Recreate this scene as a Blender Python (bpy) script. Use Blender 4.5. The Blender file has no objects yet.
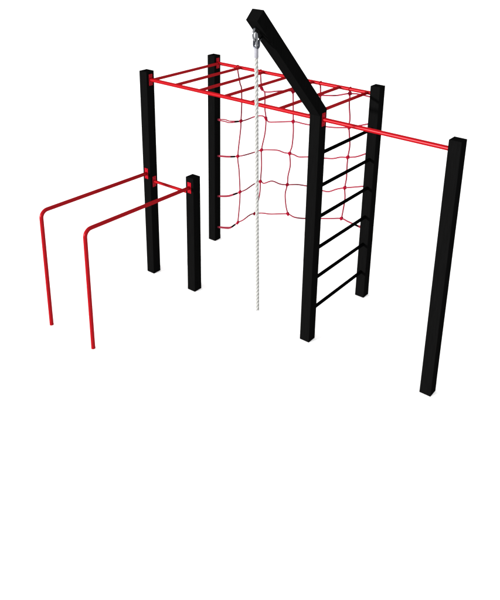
import bpy, bmesh, math, random
from mathutils import Vector, Matrix
random.seed(4)
S = bpy.context.scene
C = S.collection

# ------------------------------------------------------------------ materials
def mat(name, col, rough=.5, spec=.5, metal=0., noise=None, bump=None, coat=0.):
    m = bpy.data.materials.new(name); m.use_nodes = True
    nt = m.node_tree; b = nt.nodes['Principled BSDF']
    b.inputs['Base Color'].default_value = (*col, 1)
    b.inputs['Roughness'].default_value = rough
    b.inputs['Specular IOR Level'].default_value = spec
    b.inputs['Metallic'].default_value = metal
    tc = nt.nodes.new('ShaderNodeTexCoord')
    if noise:
        scale, lo, hi, stretch = noise
        mp = nt.nodes.new('ShaderNodeMapping'); mp.inputs['Scale'].default_value = stretch
        n = nt.nodes.new('ShaderNodeTexNoise'); n.inputs['Scale'].default_value = scale; n.inputs['Detail'].default_value = 5
        r = nt.nodes.new('ShaderNodeMapRange'); r.inputs[1].default_value = .3; r.inputs[2].default_value = .7
        r.inputs[3].default_value = lo; r.inputs[4].default_value = hi
        mx = nt.nodes.new('ShaderNodeMix'); mx.data_type = 'RGBA'; mx.blend_type = 'MULTIPLY'; mx.inputs[0].default_value = 1
        mx.inputs[6].default_value = (*col, 1)
        nt.links.new(tc.outputs['Object'], mp.inputs['Vector']); nt.links.new(mp.outputs[0], n.inputs['Vector'])
        nt.links.new(n.outputs['Fac'], r.inputs[0]); nt.links.new(r.outputs[0], mx.inputs[7])
        nt.links.new(mx.outputs[2], b.inputs['Base Color'])
    if bump:
        n2 = nt.nodes.new('ShaderNodeTexNoise'); n2.inputs['Scale'].default_value = bump[0]; n2.inputs['Detail'].default_value = 3
        bp = nt.nodes.new('ShaderNodeBump'); bp.inputs['Strength'].default_value = bump[1]; bp.inputs['Distance'].default_value = .002
        nt.links.new(tc.outputs['Object'], n2.inputs['Vector']); nt.links.new(n2.outputs['Fac'], bp.inputs['Height'])
        nt.links.new(bp.outputs[0], b.inputs['Normal'])
    return m

BLACK = mat('black_coated_timber', (.0022, .0022, .0022), .6, 0., noise=(9, .85, 1.15, (14, 14, .8)), bump=(60, .15))
BLACKTUBE = mat('black_coated_tube', (.0008, .0008, .0008), .6, 0.)
RED = mat('red_powder_coat', (.16, .0008, .0024), .36, 0., noise=(25, .94, 1.06, (1, 1, 1)), bump=(120, .05))
REDPLATE = mat('red_coated_plate', (.18, .0014, .006), .4, 0., noise=(40, .9, 1.1, (1, 1, 1)))
NETRED = mat('red_net_rope', (.15, .018, .030), .8, 0., noise=(180, .75, 1.25, (1, 1, 1)))
KNOTRED = mat('red_knot', (.17, .003, .012), .7, 0., noise=(90, .8, 1.2, (1, 1, 1)))
FERRULE = mat('black_ferrule', (.0015, .0015, .0015), .5, 0.)
STEEL = mat('galvanised_steel', (.14, .145, .155), .18, .5, 1., noise=(60, .8, 1.2, (1, 1, 1)))
DARKSTEEL = mat('dark_steel', (.025, .027, .035), .25, .5, 1.)
ROPE = mat('white_twisted_rope', (.235, .236, .228), .85, 0., noise=(260, .85, 1.15, (1, 1, .3)))
WHIP = mat('grey_rope_sleeve', (.16, .16, .18), .5, .2, noise=(60, .9, 1.1, (1, 1, 1)))
FLOOR = mat('white_studio_floor', (.97, .97, .97), .9, 0., noise=(.6, .994, 1.0, (1, 1, 1)))

for m_ in (RED, REDPLATE):
    nt = m_.node_tree; b = nt.nodes['Principled BSDF']
    gl = nt.nodes.new('ShaderNodeBsdfGlossy'); gl.inputs['Color'].default_value = (.05, .0065, .0075, 1); gl.inputs['Roughness'].default_value = .3
    ad = nt.nodes.new('ShaderNodeAddShader')
    nt.links.new(b.outputs[0], ad.inputs[0]); nt.links.new(gl.outputs[0], ad.inputs[1])
    nt.links.new(ad.outputs[0], nt.nodes['Material Output'].inputs['Surface'])
# ------------------------------------------------------------------ helpers
def obj(name, bm, m, parent=None, smooth=False, label=None):
    me = bpy.data.meshes.new(name)
    bmesh.ops.recalc_face_normals(bm, faces=bm.faces[:])
    bm.to_mesh(me); bm.free(); me.materials.append(m)
    if smooth:
        for p in me.polygons: p.use_smooth = True
        try: me.set_sharp_from_angle(angle=math.radians(40))
        except Exception: pass
    o = bpy.data.objects.new(name, me); C.objects.link(o)
    if parent: o.parent = parent
    if label: o['label'] = label
    return o

def prism(bm, bot, top, bev=.003):
    """convex solid between two quads (lists of 4 points)"""
    t = bmesh.new()
    vb = [t.verts.new(v) for v in bot]; vt = [t.verts.new(v) for v in top]
    t.faces.new(vb[::-1]); t.faces.new(vt)
    for i in range(4): t.faces.new((vb[i], vb[(i+1) % 4], vt[(i+1) % 4], vt[i]))
    bmesh.ops.recalc_face_normals(t, faces=t.faces[:])
    if bev: bmesh.ops.bevel(t, geom=t.edges[:], offset=bev, segments=2, profile=.5, affect='EDGES')
    me = bpy.data.meshes.new('t'); t.to_mesh(me); t.free(); bm.from_mesh(me); bpy.data.meshes.remove(me)

def box(bm, c, s, bev=.002):
    x, y, z = c; a, b, h = s[0]/2, s[1]/2, s[2]/2
    q = lambda zz: [(x-a, y-b, zz), (x+a, y-b, zz), (x+a, y+b, zz), (x-a, y+b, zz)]
    prism(bm, q(z-h), q(z+h), bev)

def tube(bm, pts, r, n=20, cap=True, rad=None):
    pts = [Vector(p) for p in pts]
    T = []
    for i in range(len(pts)):
        a = pts[max(i-1, 0)]; b = pts[min(i+1, len(pts)-1)]
        T.append((b-a).normalized())
    up = Vector((0, 0, 1)) if abs(T[0].z) < .9 else Vector((1, 0, 0))
    N = (up - T[0]*up.dot(T[0])).normalized()
    rings = []
    for i, p in enumerate(pts):
        N = (N - T[i]*N.dot(T[i])).normalized(); B = T[i].cross(N)
        rr = rad[i] if rad else r
        rings.append([bm.verts.new(p + (N*math.cos(2*math.pi*k/n) + B*math.sin(2*math.pi*k/n))*rr) for k in range(n)])
    for a, b in zip(rings, rings[1:]):
        for k in range(n): bm.faces.new((a[k], a[(k+1) % n], b[(k+1) % n], b[k]))
    if cap: bm.faces.new(rings[0][::-1]); bm.faces.new(rings[-1])

def bent(p, q, r_, R, steps=12):
    """polyline p-q-r with the corner at q rounded to radius R"""
    p, q, r_ = Vector(p), Vector(q), Vector(r_)
    a = (p-q).normalized(); b = (r_-q).normalized()
    half = a.angle(b)/2; d = R/math.tan(half)
    c = q + (a+b).normalized()*(R/math.sin(half))
    s, e = q+a*d, q+b*d
    out = [p]
    v0, v1 = (s-c), (e-c)
    for i in range(steps+1):
        out.append(c + v0.slerp(v1, i/steps)*R)
    return out + [r_]

def smooth_line(P, sub=5):
    P = [Vector(p) for p in P]; out = []
    for i in range(len(P)-1):
        p0 = P[max(i-1, 0)]; p1 = P[i]; p2 = P[i+1]; p3 = P[min(i+2, len(P)-1)]
        for k in range(sub):
            t = k/sub
            out.append(.5*((2*p1)+(p2-p0)*t+(2*p0-5*p1+4*p2-p3)*t*t+(3*p1-p0-3*p2+p3)*t*t*t))
    out.append(P[-1]); return out

def empty(name, loc, label, cat, group=None):
    o = bpy.data.objects.new(name, None); C.objects.link(o); o.location = loc
    o['label'] = label; o['category'] = cat
    if group: o['group'] = group
    return o

# ------------------------------------------------------------------ setting
bm = bmesh.new()
bmesh.ops.create_grid(bm, x_segments=8, y_segments=8, size=150)
fl = obj('floor', bm, FLOOR); fl['kind'] = 'structure'

# ------------------------------------------------------------------ climbing frame
W = 1.131; XC = 2.264; XE = 3.624; XF = .672; H = 2.5; w = .1137; h = w/2
F = empty('playground_climber', (0, 0, 0), 'black and red outdoor climbing frame with six posts, monkey bars, ladder and dip bars', 'climbing frame')

def post(x, y, z1, label=None):
    bm = bmesh.new()
    q = lambda z: [(x-h, y-h, z), (x+h, y-h, z), (x+h, y+h, z), (x-h, y+h, z)]
    prism(bm, q(.0), q(z1), .0035)
    return obj('post', bm, BLACK, F, label=label)
post(0, 0, H)
post(0, W, H)
post(XC, W, H)
post(XE, 0, H)
post(XF, 0, 1.4155, 'short black post holding the near dip bar')

# the post that turns into the slanted beam, with its mitred top
BZ = 2.449; BA = .791; BL = 1.376
mz = w*math.tan((math.pi/2-BA)/2)
bm = bmesh.new()
prism(bm, [(XC-h, -h, 0), (XC+h, -h, 0), (XC+h, h, 0), (XC-h, h, 0)],
      [(XC-h, -h, BZ), (XC+h, -h, BZ), (XC+h, h, BZ+mz), (XC-h, h, BZ+mz)], .0025)
obj('post', bm, BLACK, F, label='black post with the slanted rope beam rising from its top')
u = Vector((0, -math.cos(BA), math.sin(BA))); up = Vector((0, math.sin(BA), math.cos(BA)))
e = .0015
s0 = Vector((XC, -h, BZ)) + u*e*1.5; s1 = Vector((XC, h, BZ+mz)) + u*e*1.5
b0 = Vector((XC, -h, BZ)) + u*BL; b1 = b0 + up*w
X = Vector((h, 0, 0))
bm = bmesh.new()
prism(bm, [s0-X, s0+X, s1+X, s1-X], [b0-X, b0+X, b1+X, b1-X], .0025)
obj('slanted_beam', bm, BLACK, F)

# steel staple under the beam tip
bm = bmesh.new()
sa = Vector((XC, -.972, 3.372)); sb = Vector((XC, -.885, 3.284))
dn = -up
pa = []
for i in range(19):
    t = math.pi*i/18
    mid = (sa+sb)/2; ax = (sa-sb)/2
    pa.append(mid + ax*math.cos(t) + dn*(.078*math.sin(t)**.8))
tube(bm, [sa+up*.02] + pa + [sb+up*.02], .0085, 14)
obj('steel_staple', bm, STEEL, F, True)

# flanges: plate with two bolts; axis 'x' or 'y', sgn = which way it faces
def flange(parent, c, axis, sgn):
    bm = bmesh.new(); t = .007; a = .052; b = .128
    c = Vector(c)
    n = Vector((sgn, 0, 0)) if axis == 'x' else Vector((0, sgn, 0))
    cc = c + n*(t/2+.0005)
    box(bm, cc, (t, a, b) if axis == 'x' else (a, t, b), .002)
    obj_ = obj('flange', bm, REDPLATE, parent)
    for s in (-1, 1):
        bb = bmesh.new(); p = c + n*t + Vector((0, 0, s*.052))
        tube(bb, [p, p+n*.004, p+n*.0065], 0, 8, True, [.0065, .0065, .004])
        obj('bolt', bb, REDPLATE, obj_, True)

def bar(name, a, b, r, m=RED, label=None, n=24):
    bm = bmesh.new(); tube(bm, [a, b], r, n)
    return obj(name, bm, m, F, True, label)

ZR = 2.405; RR = .0205
g = .008
for y in (0, W):
    bar('top_rail', (h+g, y, ZR), (XC-h-g, y, ZR), RR)
    flange(F, (h, y, ZR), 'x', 1); flange(F, (XC-h, y, ZR), 'x', -1)
for i in range(7):
    x = .082 + .3445*i
    bar('monkey_bar_rung', (x, RR*.85, ZR), (x, W-RR*.85, ZR), .0165)
bar('pull_up_bar', (XC+h+g, 0, ZR), (XE-h-g, 0, ZR), RR)
flange(F, (XC+h, 0, ZR), 'x', 1); flange(F, (XE-h, 0, ZR), 'x', -1)
for z in (2.038, 1.694, 1.361, 1.015, .676, .325):
    bar('ladder_rung', (XC, h-.001, z), (XC, W-h+.001, z), .018, BLACKTUBE)
# dip bars
YD = 1.512
for x in (0, XF):
    bm = bmesh.new()
    tube(bm, bent((x, -h-g, 1.297), (x, -YD, 1.322), (x, -YD, .0), .075), .0205, 24)
    obj('dip_bar', bm, RED, F, True)
    flange(F, (x, -h, 1.297), 'y', -1)
bar('crossbar', (h+g, 0, 1.197), (XF-h-g, 0, 1.205), .0175)
flange(F, (h, 0, 1.195), 'x', 1); flange(F, (XF-h, 0, 1.205), 'x', -1)

# ------------------------------------------------------------------ climbing rope
RX, RY = XC, -.956
R_ = empty('climbing_rope', (RX, RY, .834), 'white twisted climbing rope hanging from the steel staple under the slanted black beam', 'rope')
top = Vector((RX, RY, 3.150)); bot = Vector((2.325, -.954, .834))
def loc(p): return Vector(p) - Vector((RX, RY, .834))
bm = bmesh.new()
N = 620; pitch = .112
D = (bot-top)
for s in range(3):
    pts = []; rad = []
    for i in range(N+1):
        t = i/N; c = top + D*t; zz = D.length*t
        a = -2*math.pi*zz/pitch + s*2*math.pi/3
        pts.append(loc(c + Vector((math.cos(a)*.0078, math.sin(a)*.0078, 0)))); rad.append(.0088)
    tube(bm, pts, 0, 10, True, rad)
obj('rope_strands', bm, ROPE, R_, True)
bm = bmesh.new()
tube(bm, [loc((RX, RY, z)) for z in (3.205, 3.200, 3.150, 3.132, 3.128)], 0, 20, True, [.012, .0165, .0175, .0185, .0165])
obj('rope_sleeve', bm, WHIP, R_, True)
# shackle: elongated ring hooked through the staple, lying in the plane across the beam
def ring(c, ax, hx, hz, r, name, m, tilt=0):
    bm = bmesh.new(); n = 40; k = 12
    rings = []
    rot = Matrix.Rotation(tilt, 3, 'X')
    for i in range(n):
        t = 2*math.pi*i/n
        def P(t):
            cs, sn = math.cos(t), math.sin(t)
            # stadium-like oval
            return rot @ (Vector(ax)*hx*math.copysign(abs(cs)**.8, cs) + Vector((0, 0, 1))*hz*math.copysign(abs(sn)**.9, sn))
        p = P(t); d = (P(t+.01)-P(t-.01)).normalized()
        o_ = (rot @ Vector(ax).cross(Vector((0, 0, 1)))).normalized(); q = d.cross(o_)
        rings.append([bm.verts.new(loc(Vector(c)+p+(o_*math.cos(2*math.pi*j/k)+q*math.sin(2*math.pi*j/k))*r)) for j in range(k)])
    for i in range(n):
        a, b = rings[i], rings[(i+1) % n]
        for j in range(k): bm.faces.new((a[j], a[(j+1) % k], b[(j+1) % k], b[j]))
    return obj(name, bm, m, R_, True)
ring((RX, -.958, 3.268), (.85, -.53, 0), .0155, .06, .0085, 'shackle', STEEL)
bm = bmesh.new()
U = [(RX-.026, RY, 3.262)] + [(RX-.026*math.cos(a), RY, 3.228-.026*math.sin(a)) for a in [math.pi*k/14 for k in range(15)]] + [(RX+.026, RY, 3.262)]
tube(bm, [loc(q) for q in U], .0085, 12)
obj('thimble', bm, DARKSTEEL, R_, True)

# ------------------------------------------------------------------ climbing net
COLS = {
 1: [(0.373, 1.131, 2.379), (0.399, 1.148, 2.209), (0.418, 1.155, 2.142), (0.412, 1.170, 1.931), (0.394, 1.181, 1.720), (0.384, 1.187, 1.600), (0.335, 1.197, 1.238), (0.348, 1.208, 1.052), (0.355, 1.224, 0.744), (0.344, 1.229, 0.556), (0.317, 1.231, 0.296)],
 2: [(0.719, 1.133, 2.374), (0.720, 1.163, 2.193), (0.760, 1.171, 2.144), (0.747, 1.195, 1.952), (0.756, 1.211, 1.819), (0.732, 1.230, 1.625), (0.671, 1.247, 1.386), (0.664, 1.265, 1.181), (0.640, 1.280, 0.948), (0.620, 1.292, 0.753), (0.547, 1.295, 0.471)],
 3: [(1.183, 1.136, 2.367), (1.161, 1.190, 2.068), (1.150, 1.219, 1.859), (1.143, 1.239, 1.711), (1.116, 1.261, 1.536), (1.079, 1.274, 1.429), (1.080, 1.292, 1.276), (1.040, 1.309, 1.116), (1.025, 1.322, 0.992), (0.989, 1.335, 0.854), (0.994, 1.354, 0.686), (1.020, 1.366, 0.579)],
 4: [(1.556, 1.133, 2.373), (1.550, 1.152, 2.271), (1.540, 1.201, 1.890), (1.498, 1.248, 1.485), (1.462, 1.294, 1.075), (1.442, 1.338, 0.655)],
 5: [(1.934, 1.131, 2.394), (1.935, 1.134, 2.355), (1.930, 1.144, 2.224), (1.944, 1.152, 2.077), (1.936, 1.159, 1.967), (1.956, 1.167, 1.764), (1.935, 1.178, 1.611), (1.927, 1.187, 1.454), (1.928, 1.191, 1.356), (1.908, 1.202, 1.227), (1.917, 1.205, 1.101), (1.900, 1.216, 0.967), (1.874, 1.230, 0.821)],
}
ROWS = {
 0: [(0.421, 1.150, 2.200), (0.607, 1.157, 2.212), (0.720, 1.163, 2.193), (0.778, 1.170, 2.160), (0.969, 1.167, 2.206), (1.171, 1.161, 2.243), (1.379, 1.158, 2.251), (1.550, 1.152, 2.265), (1.743, 1.144, 2.296), (1.872, 1.136, 2.338), (1.935, 1.134, 2.355), (2.034, 1.132, 2.368), (2.193, 1.131, 2.364)],
 1: [(0.091, 1.137, 1.682), (0.164, 1.148, 1.687), (0.235, 1.160, 1.682), (0.394, 1.181, 1.720), (0.481, 1.190, 1.755), (0.598, 1.198, 1.815), (0.700, 1.204, 1.843), (0.756, 1.211, 1.819), (0.790, 1.217, 1.784), (0.884, 1.221, 1.798), (1.150, 1.219, 1.859), (1.290, 1.216, 1.864), (1.376, 1.213, 1.868), (1.540, 1.201, 1.890), (1.717, 1.184, 1.915), (1.827, 1.172, 1.939), (1.936, 1.159, 1.967), (2.079, 1.143, 2.022), (2.192, 1.132, 2.076)],
 2: [(0.089, 1.139, 1.195), (0.200, 1.166, 1.210), (0.335, 1.197, 1.238), (0.436, 1.216, 1.274), (0.578, 1.237, 1.341), (0.671, 1.247, 1.386), (0.793, 1.258, 1.415), (0.908, 1.266, 1.432), (0.995, 1.272, 1.422), (1.079, 1.274, 1.429), (1.141, 1.274, 1.428), (1.214, 1.274, 1.418), (1.348, 1.264, 1.453), (1.498, 1.248, 1.485), (1.706, 1.218, 1.530), (1.823, 1.197, 1.580), (1.935, 1.178, 1.611), (2.063, 1.155, 1.657), (2.201, 1.132, 1.743)],
 3: [(0.086, 1.141, 0.634), (0.193, 1.176, 0.659), (0.294, 1.207, 0.709), (0.355, 1.224, 0.744), (0.437, 1.244, 0.795), (0.549, 1.266, 0.894), (0.640, 1.280, 0.948), (0.688, 1.291, 0.933), (0.803, 1.303, 0.990), (0.918, 1.317, 0.976), (1.025, 1.322, 0.992), (1.171, 1.320, 1.035), (1.323, 1.310, 1.059), (1.462, 1.294, 1.075), (1.572, 1.279, 1.075), (1.666, 1.260, 1.096), (1.790, 1.230, 1.171), (1.908, 1.202, 1.227), (2.059, 1.165, 1.289), (2.201, 1.132, 1.352)],
 4: [(0.085, 1.142, 0.188), (0.163, 1.174, 0.193), (0.228, 1.199, 0.212), (0.317, 1.231, 0.296), (0.387, 1.253, 0.346), (0.482, 1.278, 0.439), (0.547, 1.295, 0.471), (0.646, 1.318, 0.499), (0.758, 1.341, 0.510), (0.902, 1.359, 0.549), (1.020, 1.366, 0.579), (1.110, 1.371, 0.562), (1.234, 1.366, 0.583), (1.442, 1.338, 0.655), (1.687, 1.283, 0.746), (1.874, 1.230, 0.821), (1.980, 1.200, 0.825), (2.141, 1.151, 0.835), (2.229, 1.131, 0.845)],
}
Nn = empty('climbing_net', (XC/2, W, 0), 'red rope climbing net hanging between the two rear black posts', 'climbing net')
def nl(p): return Vector(p) - Vector((XC/2, W, 0))
bm = bmesh.new()
RN = .0086
def line(P, r=RN):
    tube(bm, [nl(p) for p in smooth_line(P)], r, 10)
knots = []
def near(P, q): return min((Vector(p) for p in P), key=lambda v: (v-Vector(q)).length)
for k, P in COLS.items():
    line(P)
# each row: first ROW point set runs post to post; doubled where it loops round the post
def split(P, x0, x1):
    a = [p for p in P if p[0] <= x0]; b = [p for p in P if x0 <= p[0] <= x1]; c = [p for p in P if p[0] >= x1]
    return a, b, c
ferr = []
for k, P in ROWS.items():
    P = list(P)
    if k:
        P[0] = (h-.004, W, P[0][2]); P[-1] = (XC-h+.004, W, P[-1][2])
        xk = {1: .394, 2: .335, 3: .355, 4: .317}[k]
        D_ = smooth_line(P, 8)
        L = [p for p in D_ if p.x <= xk-.04]; M = [p for p in D_ if p.x > xk-.05 and p.x < (2.14 if k == 4 else 9)]; Rr = [p for p in D_ if p.x >= 2.13]
        tube(bm, [nl(p) for p in M], RN, 10)
        for seg, flip in ((L, 0), (Rr, 1)) if k == 4 else ((L, 0),):
            n = len(seg)
            for s in (-1, 1):
                pts = []
                for i, p in enumerate(seg):
                    t = i/(n-1); t = 1-t if flip else t
                    pts.append(nl(p + Vector((0, 0, s*(.0045+{1: .008, 2: .001, 3: .002, 4: .004}[k]*math.sin(math.pi*(1-t)))))))
                tube(bm, pts, RN*.95, 10)
        # black ferrule next to the first knot and at the far post
        i0 = min(range(len(D_)), key=lambda i: abs(D_[i].x-(xk-.062)))
        i1 = min(range(len(D_)), key=lambda i: abs(D_[i].x-2.125))
        for ii in (i0, i1) if k == 4 else (i0,):
            c = D_[ii]; d = (D_[ii+1]-D_[ii-1]).normalized()
            ferr.append((c, d))
    else:
        line(P[2:])
obj('net_rope', bm, NETRED, Nn, True)
for c, d in ferr:
    b = bmesh.new()
    tube(b, [nl(c-d*.036), nl(c-d*.030), nl(c+d*.030), nl(c+d*.036)], 0, 12, True, [.008, .0118, .0118, .008])
    obj('rope_clamp', b, FERRULE, Nn, True)
# knots where rows and columns cross
def knot(c, d1, d2, r=.0135):
    b = bmesh.new()
    rnd = random.Random(int(abs(c.x*1000+c.z*777)))
    d1 = d1.normalized(); d2 = d2.normalized(); n = d1.cross(d2).normalized()
    pts = []
    for i in range(49):
        t = 2*math.pi*i/48
        R0 = .0105*(2+math.cos(3*t))/2.2
        pts.append(c + d1*R0*1.15*math.cos(2*t) + d2*R0*1.3*math.sin(2*t) + n*.009*math.sin(3*t))
    tube(b, [nl(p) for p in pts], .0095, 8)
    for sgn in (-1, 1):
        q = c + (d1*rnd.uniform(-.3, .3) + d2*sgn).normalized()*.021
        tube(b, [nl(c), nl(c+(q-c)*.6), nl(q)], 0, 8, True, [.0115, .0115, .008])
    obj('knot', b, KNOTRED, Nn, True)
for ck, cp in COLS.items():
    cs = smooth_line(cp, 10)
    for rk, rp in ROWS.items():
        rs = smooth_line(rp, 10)
        if rk == 0 and ck == 1: continue
        best = min(((a-b_).length, i, j) for i, a in enumerate(cs) for j, b_ in enumerate(rs))
        _, i, j = best
        d1 = rs[min(j+1, len(rs)-1)]-rs[max(j-1, 0)]; d2 = cs[min(i+1, len(cs)-1)]-cs[max(i-1, 0)]
        knot((cs[i]+rs[j])/2, d1, d2)
# lashings of the columns round the back rail
for ck, cp in COLS.items():
    b = bmesh.new(); x = cp[0][0]
    pts = [nl((x + .004*math.sin(t*1.5), W+0.0235*math.cos(t), ZR+.0235*math.sin(t))) for t in [2*math.pi*i/24 for i in range(25)]]
    tube(b, pts, .0045, 8)
    obj('rail_loop', b, RED, Nn, True)

# ------------------------------------------------------------------ light
wd = bpy.data.worlds.new('World'); S.world = wd; wd.use_nodes = True
bg = wd.node_tree.nodes['Background']; bg.inputs[0].default_value = (1, 1, 1, 1); bg.inputs[1].default_value = .56
sd = bpy.data.lights.new('key_lamp', 'SUN'); sd.energy = 3.5; sd.angle = math.radians(3); sd.color = (1, .985, .97)
so = bpy.data.objects.new('key_lamp', sd); C.objects.link(so)
az = math.radians(22)     # low studio key: from the front, a little to the left
dirn = Vector((math.sin(az), math.cos(az), -math.tan(math.radians(8))))
so.rotation_euler = dirn.to_track_quat('-Z', 'Y').to_euler(); so.location = (-3, -9, 2)

# ------------------------------------------------------------------ camera
cd = bpy.data.cameras.new('camera'); co = bpy.data.objects.new('camera', cd); C.objects.link(co)
co.location = (5.67076, -5.37048, 4.32895); co.rotation_euler = (1.21533, -0.02037, 0.65159)
cd.sensor_fit = 'HORIZONTAL'; cd.sensor_width = 36; cd.lens = 36*711.665/500
cd.shift_x = (250-263.293)/500; cd.shift_y = (160.326-300)/500
cd.clip_end = 1000
S.camera = co
S.view_settings.view_transform = 'Standard'; S.view_settings.look = 'None'; S.view_settings.exposure = 1.35; S.view_settings.gamma = 1
S.render.resolution_x = 853; S.render.resolution_y = 1024
